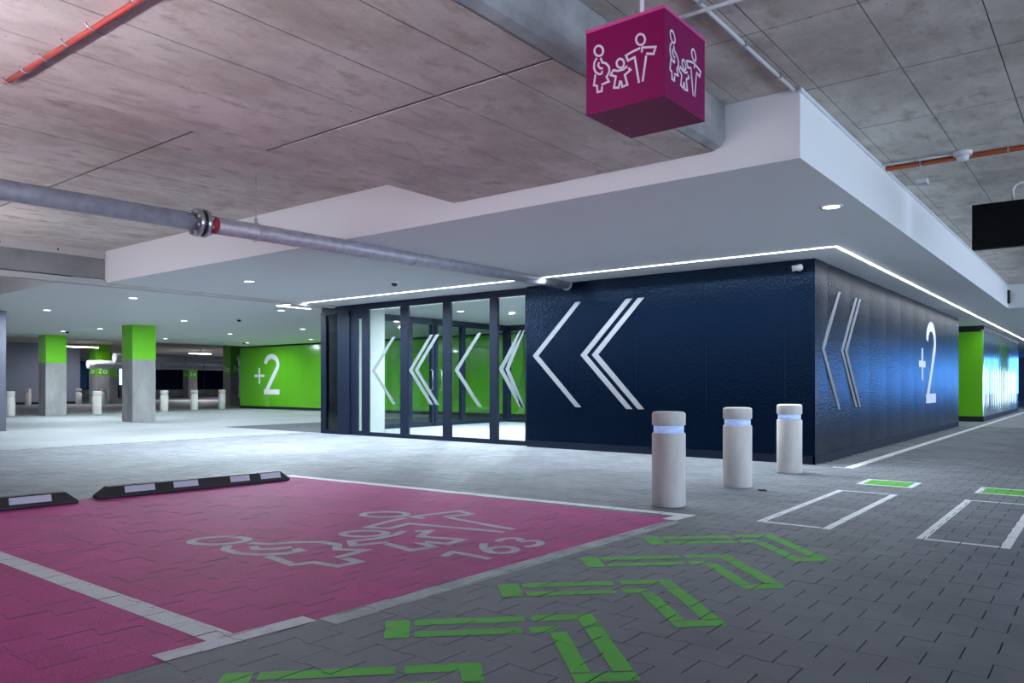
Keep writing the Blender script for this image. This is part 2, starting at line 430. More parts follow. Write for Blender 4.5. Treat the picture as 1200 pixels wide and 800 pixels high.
# green chevrons
place_words = ['nearest green chevron, cut off by the bottom edge of the picture', 'second green chevron from the bottom edge, its left arm by the white T line',
               'middle one of the five green chevrons painted on grey pavers', 'fourth green chevron from the bottom, beside the number 163', 'farthest green chevron, beside the nearest concrete bollard']
for k in range(5):
    ay = 2.085+k*.745; ax = -1.785; s2 = math.sqrt(.5); Q = []
    def arm(side, s0, s1, n0, n1):
        # s along the arm from the apex, n inwards from the outer edge
        def P(s, n):
            a0 = s+ (n if s == 0 else 0)
            return (ax+side*(a0*s2-n*s2), ay-(a0*s2+n*s2))
        if s0 == 0:
            pts = [(ax, ay-n0/s2), (ax+side*(s1*s2-n0*s2), ay-(s1*s2+n0*s2)), (ax+side*(s1*s2-n1*s2), ay-(s1*s2+n1*s2)), (ax, ay-n1/s2)]
        else:
            pts = [(ax+side*(s*s2-n*s2), ay-(s*s2+n*s2)) for s, n in ((s0, n0), (s1, n0), (s1, n1), (s0, n1))]
        Q.append(pts)
    for n0, n1 in ((0, .075), (.155, .225)):
        g0 = .27 if n0 == 0 else .30
        arm(-1, 0, g0, n0, n1); arm(-1, g0+.032, .765, n0, n1)
        arm(1, 0, .17 if n0 == 0 else .22, n0, n1); arm(1, .18 if n0 == 0 else .23, .665, n0, n1)
    arm(-1, .785, .885, 0, .225); arm(1, .675, .755, 0, .225)
    paint('painted_chevron', Q, 'fgreen', place_words[k], 'chevron', .0016, 'green chevrons on the pavers')
# white rectangles and the green-filled boxes
def frame_q(x0, x1, y0, y1, wx, wy): return [rect(x0, x0+wx, y0, y1), rect(x1-wx, x1, y0, y1), rect(x0+wx, x1-wx, y0, y0+wy), rect(x0+wx, x1-wx, y1-wy, y1)]
paint('painted_rectangle', frame_q(-2.045, -1.53, 5.48, 7.59, .055, .04), 'white', 'white outlined rectangle on grey pavers nearer the bollards')
paint('painted_rectangle', frame_q(-1.005, -.49, 5.51, 7.63, .055, .04), 'white', 'white outlined rectangle on grey pavers at the right edge')
for x0, lb in ((-2.03, 'green filled box with white border in front of the navy corner'), (-1.005, 'green filled box with white border at the right edge')):
    g = paint('painted_box', frame_q(x0, x0+.51, 8.15, 8.65, .05, .05), 'white', lb)
    mbp = paint('green_fill', [rect(x0+.05, x0+.46, 8.20, 8.60)], 'fgreen', None, None)
    mbp.parent = g
paint('painted_line', [rect(-2.53, -2.42, 9.62, 21), rect(-2.66, -2.53, 9.62, 9.67)], 'white', 'white perimeter line along the foot of the navy right wall')
far_line = struct(B(-2.53, -2.42, 21, 33, .0005, .0015).build('perimeter_line', 'white')); far_line.parent = floor
del far_line['kind']

# ================================================================== CEILING
ceiling = struct(B(-62, 8.3, -8.3, 54.3, SLAB+.002, SLAB+.30).build('ceiling', 'joint'))
panel_cache = {}
def panels(parent, xs, ys, z, m='concrete', gap=.007, wide=1.8):
    for i in range(len(xs)-1):
        for j in range(len(ys)-1):
            w, l = round(xs[i+1]-xs[i]-gap, 4), round(ys[j+1]-ys[j]-gap*wide, 4)
            if w <= .02: continue
            key = (w, l, m)
            if key not in panel_cache:
                panel_cache[key] = B(-w/2, w/2, -l/2, l/2, 0, .012).mesh('formwork_panel', m)
            link('formwork_panel', panel_cache[key], parent, ((xs[i]+xs[i+1])/2, (ys[j]+ys[j+1])/2, z-random.uniform(0, .003)))
def grid(a, b, start, step):
    g = [a]; k = math.floor((a-start)/step)+1
    while start+k*step < b-.03:
        if start+k*step > a+.03: g.append(start+k*step)
        k += 1
    return g+[b]
gx = lambda a, b: grid(a, b, -1.075, .527)
gy = lambda a, b: grid(a, b, 3.30, 1.08)
panels(ceiling, gx(-12.23, -4.93), [-2.2, .80, 3.27, 5.38], SLAB, gap=.009, wide=2.8)
panels(ceiling, gx(-2.24, -1.70), gy(-.5, 5.38), SLAB)
panels(ceiling, gx(-1.70, 2.5), gy(-.5, 18.7), SLAB)
cs = MB()
for a in ((-62, -12.23, -8, 5.38), (-62, -28.3, 5.38, 54), (-12.23, 2.5, -8, -2.2), (-2.24, 2.5, -2.2, -.5), (2.5, 8, -8, 54), (-12.23, -4.93, -2.2, -2.2)):
    if a[3] > a[2]: cs.box(a[0], a[1], a[2], a[3], SLAB, SLAB+.01)
cs.build('slab_surface', 'concrete', ceiling)
# wide flat beam
beam = struct(MB().prism([(-4.92, 2.728), (-4.92, SLAB+.02), (-2.24, SLAB+.02), (-2.24, 2.80), (-2.27, 2.752), (-2.32, 2.728)], -8, 5.375).build('ceiling_beam', 'beam'),
              'wide flat concrete beam running overhead to the white soffit', 'beam')
panels(beam, gx(-4.93, -2.33), [-4.5, .65, 3.31, 5.37], 2.7225, gap=.010, wide=2.8)
B(-4.915, -2.335, -4.5, 5.37, 2.7245, 2.7295).build('joint_backing', 'joint', beam)
tag(struct(B(-13.0, -12.23, -8, 4.935, 2.62, SLAB+.02).box(-12.295, -12.23, 4.935, 5.375, 2.62, SLAB+.02).build('ceiling_beam', 'darkbeam')), 'grey concrete beam at the upper left with pale top strip', 'beam')
lb = bpy.data.objects['ceiling_beam.001']
st = B(-12.23, -12.205, -8, 5.37, 2.93, SLAB).build('top_strip', 'trim', lb)
bl = MB()
for y in (2.2, 3.1, 4.0, 4.55): bl.lathe([(.0, 0), (.013, 0), (.013, .012)], 8)
for y in (3.3, 3.95, 4.7):
    B(-12.205, -12.195, y-.011, y+.011, 2.975, 2.997).build('strip_bolt', 'black', st)
tag(struct(B(-12.33, -12.20, -8, 9.80, 2.515, 2.60).build('trim_1', 'strip')), 'grey joint profile crossing the white soffit up to the entrance', 'ceiling strip')

# white soffit (three slabs of one level)
soffit = struct(B(-12.30, -1.70, 5.38, 54, SOF, SLAB+.003).build('ceiling_soffit', 'soffit'), 'white plastered dropped soffit with front and right fascia', 'soffit')
struct(B(-28.3, -12.30, 4.94, 54, SOF, SLAB+.003).build('ceiling_soffit', 'soffit'), 'white soffit left of the joint profile over the far bright floor', 'soffit')
struct(B(-1.70, 6, 18.7, 54, SOF, SLAB+.003).build('ceiling_soffit', 'soffit'), 'white soffit at the far right beyond the screen', 'soffit')
B(-1.70, -1.685, 5.36, 18.7, SLAB-.035, SLAB-.005).build('edge_bead', 'whiteplastic', soffit)
B(-1.705, -1.66, 18.55, 18.70, 2.66, 2.92).build('vent_slot', 'black', soffit)

# LED line let into the soffit
led = thing('led_strip', 'thin white LED line in the soffit around the navy block', 'led strip', (-2.46, 9.05, SOF-.0015))
def ledseg(x0, x1, y0, y1, m_='led'):
    B(x0-.004+2.46, x1+.004+2.46, y0-.004-9.05, y1+.004-9.05, -.004, .0).build('profile', 'whiteplastic', led)
    B(x0+2.46, x1+2.46, y0-9.05, y1-9.05, -.010, -.004).build('diffuser', m_, led)
ledseg(-13.08, -2.447, 9.038, 9.062); ledseg(-2.473, -2.447, 9.07, 38); ledseg(-13.08, -13.055, 9.07, 9.85)

def ledlamp(x, y, sx, sy, w):
    l = bpy.data.lights.new('led_light', 'AREA'); l.shape = 'RECTANGLE'; l.size = sx; l.size_y = sy; l.energy = w; l.color = (.82, .93, 1); l.spread = math.radians(158)
    o = bpy.data.objects.new('led_light', l); COL.objects.link(o); o.parent = led; o.location = (x+2.46, y-9.05, -.0115)
ledlamp(-7.76, 9.05, 10.6, .022, W_LEDF); ledlamp(-2.46, 23.5, .022, 28.8, W_LEDS)

# ================================================================== OUTER WALLS
wr = MB(); wr.box(8, 8.3, -8, 54, 0, .2); wr.box(8, 8.3, -8, 54, 1.55, SLAB); wr.box(8, 8.3, 32, 54, .2, 1.55)  # unseen wall; low openings shaped to light the ceiling more than the floor
for y in range(-8, 32, 8): wr.box(8, 8.3, y, y+.6, .2, 1.55)
wr = struct(wr.build('wall_right', 'greywall'))
wb = MB(); wb.box(-62, 8, -8.3, -8, 0, SLAB)
wb = struct(wb.build('wall_back', 'beam'))
def portal(loc, rot, sx, sy):
    l = bpy.data.lights.new('window_portal', 'AREA'); l.shape = 'RECTANGLE'; l.size = sx; l.size_y = sy; l.cycles.is_portal = True
    o = bpy.data.objects.new('window_portal', l); COL.objects.link(o); o.location = loc; o.rotation_euler = rot
portal((8.15, 12, .875), (PI/2, 0, PI/2), 40, 1.35)
portal((3.4, 54.2, 1.7), (-PI/2, 0, 0), 9.2, 2.5)
wfar = MB(); wfar.box(-62, -1.2, 54, 54.3, 0, SLAB); wfar.box(-1.2, 8, 54, 54.3, 0, .45); wfar.box(-1.2, 8, 54, 54.3, 2.95, SLAB)
wfar = struct(wfar.build('wall_far', 'greywall'))
w1 = struct(B(-1.2, 8, 54.05, 54.09, .40, .46).build('window_1', 'navyframe'))
for k in range(7): B(-1.2+k*1.52-.04, -1.2+k*1.52+.04, 54.05, 54.13, .45, 2.95).build('mullion', 'navyframe', w1)
for k in range(6): B(-1.16+k*1.52, .28+k*1.52, 54.08, 54.09, .46, 2.95).build('pane', 'blueglass', w1)

# ================================================================== NAVY BLOCK
wf = struct(B(-7.38, RX-.04, FY+.03, 20.95, .10, SOF-.02).build('wall_front', 'black'))
def bowed(w, h, bow, n=8):
    mb = MB(); i0 = 0
    P = [(-w/2+w*k/n, .006+bow*math.sin(PI*k/n)) for k in range(n+1)]; m = n+1
    mb.v = [(x, -y, z) for z in (0, h) for x, y in P]+[(x, .015, z) for z in (0, h) for x in (-w/2, w/2)]
    for k in range(n): mb.f.append((k, k+1, m+k+1, m+k)); mb.sm.append(True)
    i = len(mb.v); mb.v += [(P[0][0], -P[0][1], 0), (P[0][0], -P[0][1], h), (P[n][0], -P[n][1], 0), (P[n][0], -P[n][1], h)]
    j = 2*m
    mb.f += [(j, i, i+1, j+2), (j+1, j+3, i+3, i+2)]; mb.sm += [False, False]
    return mb
fx = [-7.385, -6.52, -5.41, -4.34, -3.27, RX]
for a, b in zip(fx[:-1], fx[1:]):
    w_ = b-a-.004
    B(-w_/2, w_/2, -.010, .015, 0, SOF-.115).build('wall_panel', 'navy', wf, ((a+b)/2, FY+.012, .11))
B(-7.385, RX, FY+.002, FY+.035, 0, .105).build('plinth', 'navyframe', wf)
wrn = struct(B(RX-.04, RX-.03, FY+.03, 20.95, .10, SOF-.02).build('wall_side', 'black'))
ry = [FY, 10.32, 11.40, 12.49, 13.58, 14.67, 15.76, 16.84, 17.92, 19.0, 20.02, 21.0]
for a, b in zip(ry[:-1], ry[1:]):
    bowed(b-a-.006, SOF-.115, .007).build('wall_panel', 'navy', wrn, (RX-.012, (a+b)/2, .11), PI/2)
B(RX-.03, RX-.002, FY+.002, 21.0, 0, .105).build('plinth', 'navyframe', wrn)
B(-3.6, RX-.03, 20.96, 21.0, 0, SOF).build('end_panel', 'navyframe', wrn)
# graphics on the navy walls
def chev(tip, x1, dz, w):
    """one slanted chevron stroke with level-cut ends, as two parallelograms (tip at left)"""
    (x, z) = tip
    return [[(x, z), (x1, z+dz), (x1+w, z+dz), (x+w*1.12, z)], [(x, z), (x+w*1.12, z), (x1+w, z-dz), (x1, z-dz)]]
def chevron(name, quads, m, parent, plane, t0, t1):
    mb = MB()
    for q in quads: mb.prism(q, t0, t1, plane)
    return mb.build(name, m, parent)
F0, F1 = FY-.0065, FY+.008
chevron('chevron_stripe', chev((-7.258, 1.45), -6.446, .80, .10), 'graphic', wf, 'y', F0, F1)
chevron('chevron_stripe', chev((-6.354, 1.44), -5.565, .80, .10), 'graphic', wf, 'y', F0, F1)
chevron('chevron_stripe', chev((-6.152, 1.44), -5.372, .80, .10), 'graphic', wf, 'y', F0, F1)
G0, G1 = RX-.010, RX+.006
chevron('chevron_stripe', chev((10.02, 1.45), 10.76, .79, .105), 'graphic', wrn, 'x', G0, G1)
chevron('chevron_stripe', chev((10.88, 1.455), 11.63, .785, .105), 'graphic', wrn, 'x', G0, G1)
chevron('chevron_stripe', chev((11.08, 1.455), 11.83, .785, .105), 'graphic', wrn, 'x', G0, G1)
decal('plus_sign', plus_paths(16.50, 1.39, .62, .62), .125, 'numeral', wrn, 'x', G0, RX+.0062)
decal('numeral_two', two_paths(16.90, .62, 1.03, 1.60, .19), .19, 'numeral', wrn, 'x', G0, RX+.0066)

# bullet camera on the navy front
sc_ = thing('security_camera', 'small white bullet security camera high on the navy corner', 'camera', (-3.09, FY-.004, 2.46))
MB().lathe([(.045, -.004), (.045, .012), (.02, .02)], 16).build('mount', 'whiteplastic', sc_).rotation_euler = (PI/2, 0, 0)
MB().tube([(0, -.01, 0), (0, -.05, -.01)], .014).build('arm', 'whiteplastic', sc_)
MB().tube([(.05, -.06, .0), (-.06, -.10, -.02)], .036, 16).build('camera_body', 'whiteplastic', sc_)
MB().tube([(-.058, -.099, -.0195), (-.072, -.104, -.022)], .030, 16).build('lens', 'lensblack', sc_)

# ================================================================== GLAZED ENTRANCE
door = struct(thing('door_1', 'navy framed glass entrance with white chevrons beside the navy block', 'entrance', (0, 0, 0)))
def fr(x0, x1, z0, z1, y0=GY-.045, y1=GY+.015, name='frame', m='navyframe'): return B(x0, x1, y0, y1, z0, z1).build(name, m, door)
fr(-12.72, -7.39, 2.45, SOF-.004, name='head_rail'); fr(-11.43, -7.39, 0, .075, name='bottom_rail')
for x0, x1 in ((-11.435, -11.312), (-10.418, -10.225), (-9.335, -9.154), (-8.255, -8.086), (-7.50, -7.39)): fr(x0, x1, .075, 2.45, name='mullion')
panes = [(-11.312, -10.418), (-10.225, -9.335), (-9.154, -8.255), (-8.086, -7.50)]
pobj = [B(a, b, GY-.032, GY-.022, .075, 2.45).build('pane', 'glass', door) for a, b in panes]
# left dark bay with narrow panes
fr(-12.72, -12.56, 0, 2.45, GY-.075, GY+.015, name='post'); fr(-12.19, -11.83, 0, 2.45, GY-.075, GY+.015, name='post')
fr(-12.56, -12.19, 0, .075, GY-.075, GY+.015, name='bottom_rail'); fr(-12.56, -12.19, 2.40, 2.45, GY-.075, GY+.015, name='head_rail')
B(-12.56, -12.19, GY-.05, GY-.04, .075, 2.40).build('pane', 'sideglass', door)
fr(-11.83, -11.635, 0, 2.45, name='door_stile'); fr(-11.497, -11.435, 0, 2.45, name='door_stile'); fr(-11.635, -11.497, 0, .09, name='bottom_rail'); fr(-11.635, -11.497, 2.28, 2.45, name='head_rail')
B(-11.635, -11.497, GY-.032, GY-.022, .09, 2.28).build('pane', 'glass', door)
fr(-11.90, -11.83, 2.36, 2.45, GY-.09, GY+.06, 'operator_cover')
C0, C1 = GY-.035, GY-.032
def gchev(p, tip, x1, w=.085):
    chevron('chevron_stripe', chev(tip, x1, .63, w), 'frost', p, 'y', C0, C1)
gchev(pobj[0], (-11.215, 1.26), -10.64)
gchev(pobj[1], (-10.20, 1.26), -9.66); gchev(pobj[1], (-10.05, 1.26), -9.51)
gchev(pobj[2], (-9.06, 1.245), -8.52)
gchev(pobj[3], (-8.06, 1.25), -7.625); gchev(pobj[3], (-7.92, 1.25), -7.59, .075)
# side wall of the lobby
sw = struct(thing('wall_lobby', 'glazed lobby side wall with white pier behind the entrance glass', 'wall'))
B(-12.85, -11.80, 10.05, 10.12, 0, SOF).build('pier', 'pierwhite', sw)
B(-12.70, -11.80, 10.121, 10.75, 0, SOF).build('pier', 'pierwhite', sw)
for y0, y1 in ((10.75, 10.9), (12.34, 12.46), (13.10, 13.19), (13.22, 13.31), (14.16, 14.30), (15.9, 16.0)):
    B(-12.83, -12.73, y0, y1, 0, SOF).build('post', 'navyframe', sw)
B(-12.83, -12.73, 10.9, 16, 2.42, SOF).build('head_rail', 'navyframe', sw); B(-12.82, -12.74, 10.9, 16, 0, .10).build('bottom_rail', 'navyframe', sw)
for y0, y1 in ((10.9, 12.34), (12.46, 13.10), (13.31, 14.16), (14.30, 15.9)): B(-12.784, -12.776, y0, y1, .10, 2.42).build('pane', 'glass', sw)
for y in (13.05, 13.36): MB().tube([(-12.72, y, .85), (-12.66, y, .88), (-12.66, y, 1.32), (-12.72, y, 1.35)], .014, 8).build('door_handle', 'bolt', sw)
# rear glazed screen of the lobby
rs = struct(thing('wall_screen', 'rear glazed lobby screen in front of the green panels', 'wall'))
for x in (-12.7, -11.2, -9.7, -8.2, -7.45): B(x-.045, x+.045, 15.95, 16.05, 0, SOF).build('post', 'navyframe', rs)
B(-12.7, -7.4, 15.95, 16.05, 2.42, SOF).build('head_rail', 'navyframe', rs); B(-12.7, -7.4, 15.95, 16.05, 0, .09).build('bottom_rail', 'navyframe', rs)
for a, b in zip((-12.7, -11.2, -9.7, -8.2), (-11.2, -9.7, -8.2, -7.45)): B(a+.045, b-.045, 15.996, 16.004, .09, 2.42).build('pane', 'glass', rs)
struct(B(-7.40, -7.38, 9.99, 20.95, 0, SOF).build('wall_inner', 'soffit'))
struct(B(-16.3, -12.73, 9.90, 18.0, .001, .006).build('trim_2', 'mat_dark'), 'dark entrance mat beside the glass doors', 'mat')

# ================================================================== GREEN GLASS WALL
WG = 18.10
wg = struct(B(-28.75, -7.40, WG+.02, WG+.25, 0, SOF).build('wall_green', 'black'))
B(-28.75, -7.40, WG-.005, WG+.02, 0, .10).build('plinth', 'black', wg)
n = 20
for k in range(n):
    a = -28.75+k*(21.35/n); w = 21.35/n
    B(a+.003, a+w-.003, WG, WG+.018, .105, 2.50).build('glass_panel', 'glassgreen', wg)
decal('plus_sign', plus_paths(-27.35, 1.34, .68, .64), .11, 'numeral', wg, 'y', WG-.004, WG+.002)
decal('numeral_two', two_paths(-27.02, .59, 1.04, 1.58, .20), .20, 'numeral', wg, 'y', WG-.0045, WG+.002)
for cx_ in (-18.6, -15.6):
    decal('ring_graphic', [arc(cx_, 1.15, 1.02, 1.02, 0, 360, 40)], .035, 'frost', wg, 'y', WG-.004, WG+.002)
decal('line_graphic', [[(-18.6, 1.15), (-17.9, 2.0), (-16.2, 2.0), (-15.6, 1.15)], [(-17.9, 2.0), (-17.2, 1.05), (-18.6, 1.15)], [(-17.2, 1.05), (-16.2, 2.0)],
                       [(-14.0, .9), (-13.6, 1.9), (-13.2, .9), (-14.0, .9)], [(-12.6, 1.9), (-11.8, 1.9), (-11.8, 1.3), (-12.6, 1.3), (-12.6, 1.9)]], .035, 'frost', wg, 'y', WG-.004, WG+.002)

# ================================================================== RIGHT BACKGROUND: green end wall and polished pleats
we = struct(B(-6, -2.78, 23.75, 34, 0, SOF).build('wall_right_end', 'black'))
B(-6, -2.72, 23.70, 23.75, .14, 2.40).build('green_face', 'lime', we)
B(-6, -2.70, 23.69, 23.75, 0, .14).build('plinth', 'black', we); B(-2.78, -2.70, 23.75, 33.2, 0, .14).build('plinth', 'black', we)
n = 22; dy = (33.2-23.75)/n; zz = MB()
for k in range(n):
    y = 23.75+k*dy
    mb = MB().prism([(-2.75, y), (-2.70, y+dy*.12), (-2.685, y+dy*.5), (-2.70, y+dy*.88), (-2.75, y+dy), (-2.76, y+dy), (-2.76, y)], .14, 2.46, 'z')
    mb.build('pleat', 'mirror', we)
B(-2.78, -2.70, 23.75, 33.2, 2.46, SOF).build('head_strip', 'black', we)

# ================================================================== LAMPS
def light(name, kind, parent, loc, energy, color, rot=(0, 0, 0), **kw):
    l = bpy.data.lights.new(name, kind); l.energy = energy; l.color = color
    for k, v in kw.items(): setattr(l, k, v)
    o = bpy.data.objects.new(name, l); COL.objects.link(o); o.parent = parent; o.location = loc; o.rotation_euler = rot
    return o
me_rim = MB().lathe([(.070, .003), (.070, -.002), (.095, -.003), (.097, .004)], 24, caps=False).mesh('rim', 'whiteplastic')
me_disc = MB().lathe([(.069, -.001), (.069, .002)], 24).mesh('lens', 'lamp')
DL = [(-1.95, 7.03, 'single round downlight in the soffit near its right front corner'),
      (-10.33, 6.66, 'downlight above the entrance, rightmost of the front row'), (-13.98, 6.64, 'downlight in the front row, just left of the joint profile'),
      (-17.68, 6.60, 'leftmost downlight of the front row'), (-13.86, 9.70, 'downlight just left of the glass entrance beside the LED corner'),
      (-18.0, 9.80, 'downlight in the soffit right of the nearer green-topped column'), (-22.47, 9.75, 'downlight between the two green-topped columns'),
      (-24.4, 9.55, 'downlight just right of the farther green-topped column'),
      (-18.06, 13.35, 'upper downlight above the green wall, near the entrance'), (-21.59, 13.25, 'downlight above the numeral two of the green wall'),
      (-25.51, 13.22, 'downlight above the white bollards behind the nearer column'), (-21.99, 16.6, 'lower downlight above the green wall, near the entrance'),
      (-25.73, 16.5, 'downlight above the left end of the green wall')]
for x, y, lb_ in DL:
    d = thing('downlight', lb_, 'downlight', (x, y, SOF-.004), 0, 'recessed downlights in the white soffit')
    link('rim', me_rim, d); link('lens', me_disc, d)
    light('lamp', 'AREA', d, (0, 0, -.006), W_DOWN*(.13 if x > -3 else 0.62 if y > 12 else 2.2 if x > -11 else 1.2 if x > -15 and y < 8 else 1), COOL, shape='DISK', size=.13)
for x, y, lb_ in ((-11.0, 12.2, 'lobby downlight behind the first tall entrance pane from the left'), (-8.8, 12.2, 'lobby downlight behind the third entrance pane'), (-10.2, 14.6, 'lobby downlight farthest back, before the rear screen')):
    d = thing('downlight', lb_, 'downlight', (x, y, SOF-.004), 0, 'lobby downlights')
    link('rim', me_rim, d); link('lens', me_disc, d)
    light('lamp', 'AREA', d, (0, 0, -.006), W_LOBBY, COOL, shape='DISK', size=.13)
def batten(loc, rz, label, w, group=None, drop=.0):
    t = thing('batten_lamp', label, 'lamp', loc, rz, group)
    B(-.05, .05, -.75, .75, .03, .08).build('housing', 'whiteplastic', t)
    MB().tube([(0, -.72, 0), (0, .72, 0)], .024, 10).build('tube', 'tube', t)
    for y in (-.5, .5): MB().tube([(0, y, .08), (0, y, SLAB-loc[2]-.002)], .004, 6).build('hanger', 'bolt', t)
    light('lamp', 'AREA', t, (0, 0, -.03), w, TUBE_C, shape='RECTANGLE', size=.06, size_y=1.44)
batten((-39.4, 16.3, 2.80), 0, 'bright fluorescent batten above the grey wall at far left', 75)
batten((-44.4, 25.2, 2.88), 0, 'bright fluorescent batten above the dark glazing left of the green wall', W_FAR)
batten((-36.5, 6.0, 2.88), 0, 'fluorescent batten beyond the soffit, outside the left edge', W_FAR)
batten((-50.0, 34.0, 2.88), 0, 'small far fluorescent batten behind the silver ducts', W_FAR)
# lane lamps, beside and behind the camera
for x, y, lb_ in ((1.9, 7.0, 'lane batten beyond the right edge, beside the bollards'), (1.9, 14.0, 'lane batten beyond the right edge, beside the numeral')):
    batten((x, y, 2.62), 0, lb_, W_TUBE, 'lane battens outside the picture')
M['uptube'] = mat('uplight_glow', (1, 1, 1), .5, emit=((.94, .87, 1), E_UP))
M['uptube2'] = mat('uplight_glow_bright', (1, 1, 1), .5, emit=((.94, .87, 1), E_UP*2.0))
def uplighter(x, y, label):  # added unseen lamps that brighten the concrete ceiling
    t = thing('added_uplighter', label, 'lamp', (x, y, 1.98), 0, 'added trough lamps brightening the ceiling outside the picture')
    MB().prism([(-.10, 0), (-.06, -.04), (.06, -.04), (.10, 0), (.09, 0), (.055, -.03), (-.055, -.03), (-.09, 0)], -1.5, 1.5, 'x').build('trough', 'whiteplastic', t)
    MB().tube([(-1.45, 0, .012), (1.45, 0, .012)], .022, 10).build('tube', 'uptube2' if x > -5 else 'uptube', t)
    for xx in (-1.2, 1.2): MB().tube([(xx, .098, 0), (xx, .098, SLAB-1.982-(.33 if -4.92 < x+xx < -2.24 else 0))], .005, 6).build('hanger', 'bolt', t)
uplighter(-10.8, 2.0, 'added ceiling-brightening trough lamp beyond the left edge, by the concrete beam')
uplighter(-7.4, .2, 'added ceiling-brightening trough lamp just beyond the left edge, over the bays')
uplighter(-3.6, -.1, 'added ceiling-brightening trough lamp above the camera, under the wide beam')

# ================================================================== COLUMNS
def column(x0, x1, y0, y1, zg, label, mark=None):
    t = thing('column', label, 'column', ((x0+x1)/2, (y0+y1)/2, 0))
    hx, hy = (x1-x0)/2, (y1-y0)/2
    zt = SOF-.002 if x1 > -28.3 else SLAB-.002
    c = .02
    def oct_(g): return [(-hx-g+c, -hy-g), (hx+g-c, -hy-g), (hx+g, -hy-g+c), (hx+g, hy+g-c), (hx+g-c, hy+g), (-hx-g+c, hy+g), (-hx-g, hy+g-c), (-hx-g, -hy-g+c)]
    MB().prism(oct_(0), 0, zg, 'z').build('shaft', 'column', t)
    gb = MB().prism(oct_(.003), zg, zt, 'z').build('green_band', 'lime', t)
    if mark:
        for ax in ('x', 'y'):
            u0 = -.22
            P = two_paths(u0, mark, .16, .26, .045)+[arc(u0+.32, mark+.09, .08, .08, 0, 360, 12), [(u0+.41, mark+.17), (u0+.41, mark)]]
            decal('bay_code', P, .04, 'numeral', gb, ax, hx+.002 if ax == 'x' else -hy-.008, hx+.008 if ax == 'x' else -hy-.002)
    return t
column(-20.93, -20.32, 9.64, 10.27, 1.655, 'nearer green-topped concrete column standing on the bright floor')
column(-27.10, -26.52, 9.86, 10.48, 1.68, 'second green-topped concrete column, left of the nearer one')
column(-41.6, -40.8, 17.5, 18.2, 1.45, 'far green-topped column marked 2a beside the grey wall', 1.55)
column(-54.2, -53.4, 29.4, 30.1, 1.45, 'farthest green-topped column between the dark glazed openings', 1.6)
column(-34.7, -34.0, 20.9, 21.6, 1.50, 'green-topped column marked 2a left of the green wall', 1.62)
column(-51.5, -50.9, 22.6, 23.2, 1.5, 'narrow far column beside the bright blue window')
# far zone walls
wl = struct(B(-42.2, -41.9, -8, 17.2, 0, SLAB).build('wall_left', 'greywall'))
B(-41.9, -41.86, -8, 17.2, 0, .12).build('plinth', 'black', wl)
struct(B(-19.4, -18.56, 5.75, 6.13, 0, SOF).build('wall_pier', 'pier'), 'blue-grey wall end at the left edge', 'wall')
we2 = struct(B(-62, -61.7, -8, 54, 0, SLAB).build('wall_left_far', 'beam'))
gl = struct(thing('window_2', 'dark blue glazing behind the far columns', 'window', (-61.6, 30, 0)))
B(-.1, 0, -9, 22, 0, .55).build('sill_wall', 'beam', gl)
for k in range(12): B(-.08, -.02, -9+k*2.4, -6.65+k*2.4, .55, 2.75).build('pane', 'dark_glass', gl)
lw = struct(thing('window_3', 'bright blue daylit window at far left', 'window', (-57.0, 25.1, 0)))
B(0, .03, -.45, .4, 1.05, 2.55).build('pane', 'litwindow', lw); B(0, .03, .95, 1.3, .9, 2.55).build('pane', 'litwindow', lw)
for y in (-.5, .42, .9, 1.32): B(-.05, .05, y-.03, y+.05, 0, 2.7).build('mullion', 'navyframe', lw)
B(-.04, .04, -.5, 1.35, 0, .95).build('sill_wall', 'greywall', lw)
# silver ducts
def duct(x, z, r, y0, y1, label):
    t = thing('ventilation_duct', label, 'duct', (x, (y0+y1)/2, z))
    L = (y1-y0)/2
    MB().tube([(0, -L+k*2*L/24, random.uniform(-.012, .012)) for k in range(25)], r, 16).build('duct_body', 'duct', t)
    k = -L+1.2
    while k < L:
        MB().tube([(0, k-.025, 0), (0, k+.025, 0)], r+.012, 16).build('joint_band', 'steel', t)
        MB().tube([(0, k, r), (0, k, SLAB-z-.002)], .008, 6).build('hanger', 'bolt', t); k += 2.4
duct(-39.0, 2.30, .24, 17.6, 27, 'upper silver ventilation duct behind the columns')
duct(-39.6, 1.98, .20, 16.6, 27, 'lower silver ventilation duct behind the columns')
dv = thing('duct_drop', 'bent silver duct coming down beside the green wall', 'duct', (-33.1, 20.8, 0))
MB().tube([(0, 0, 2.3), (.1, 0, 2.25), (.18, 0, 2.05), (.18, 0, .4), (.25, .1, .22), (.5, .2, .142)], .14, 14).build('duct_body', 'duct', dv)
for z in (.6, 1.2, 1.8): MB().lathe([(.15, z), (.15, z+.05)], 14, (.18, 0)).build('joint_band', 'steel', dv)

# ================================================================== BOLLARDS
R_ = .137
me_b1 = MB().lathe([(R_-.004, 0), (R_, .008), (R_, .592), (R_-.006, .60), (.10, .60)], 32).mesh('post_body', 'bollard')
me_b2 = MB().lathe([(R_-.014, .600), (R_-.014, .663)], 32).mesh('groove_band', 'band')
me_b4 = MB().lathe([(R_-.014, .600), (R_-.014, .663)], 32).mesh('groove_band', 'bollard')
me_b3 = MB().lathe([(.10, .662), (R_-.004, .662), (R_, .668), (R_, .752), (R_-.004, .764), (R_-.014, .771), (R_-.03, .774)], 32).mesh('cap', 'bollard')
def bollard(x, y, label, group, s=1, far=False):
    t = thing('bollard', label, 'bollard', (x, y, 0), 0, group)
    t.scale = (s, s, s)
    for n_, me_ in (('post_body', me_b1), ('groove_band', me_b4 if far else me_b2), ('cap', me_b3)): link(n_, me_, t)
bollard(-2.885, 5.76, 'nearest concrete bollard at the corner of the magenta bay', 'concrete bollards before the navy wall')
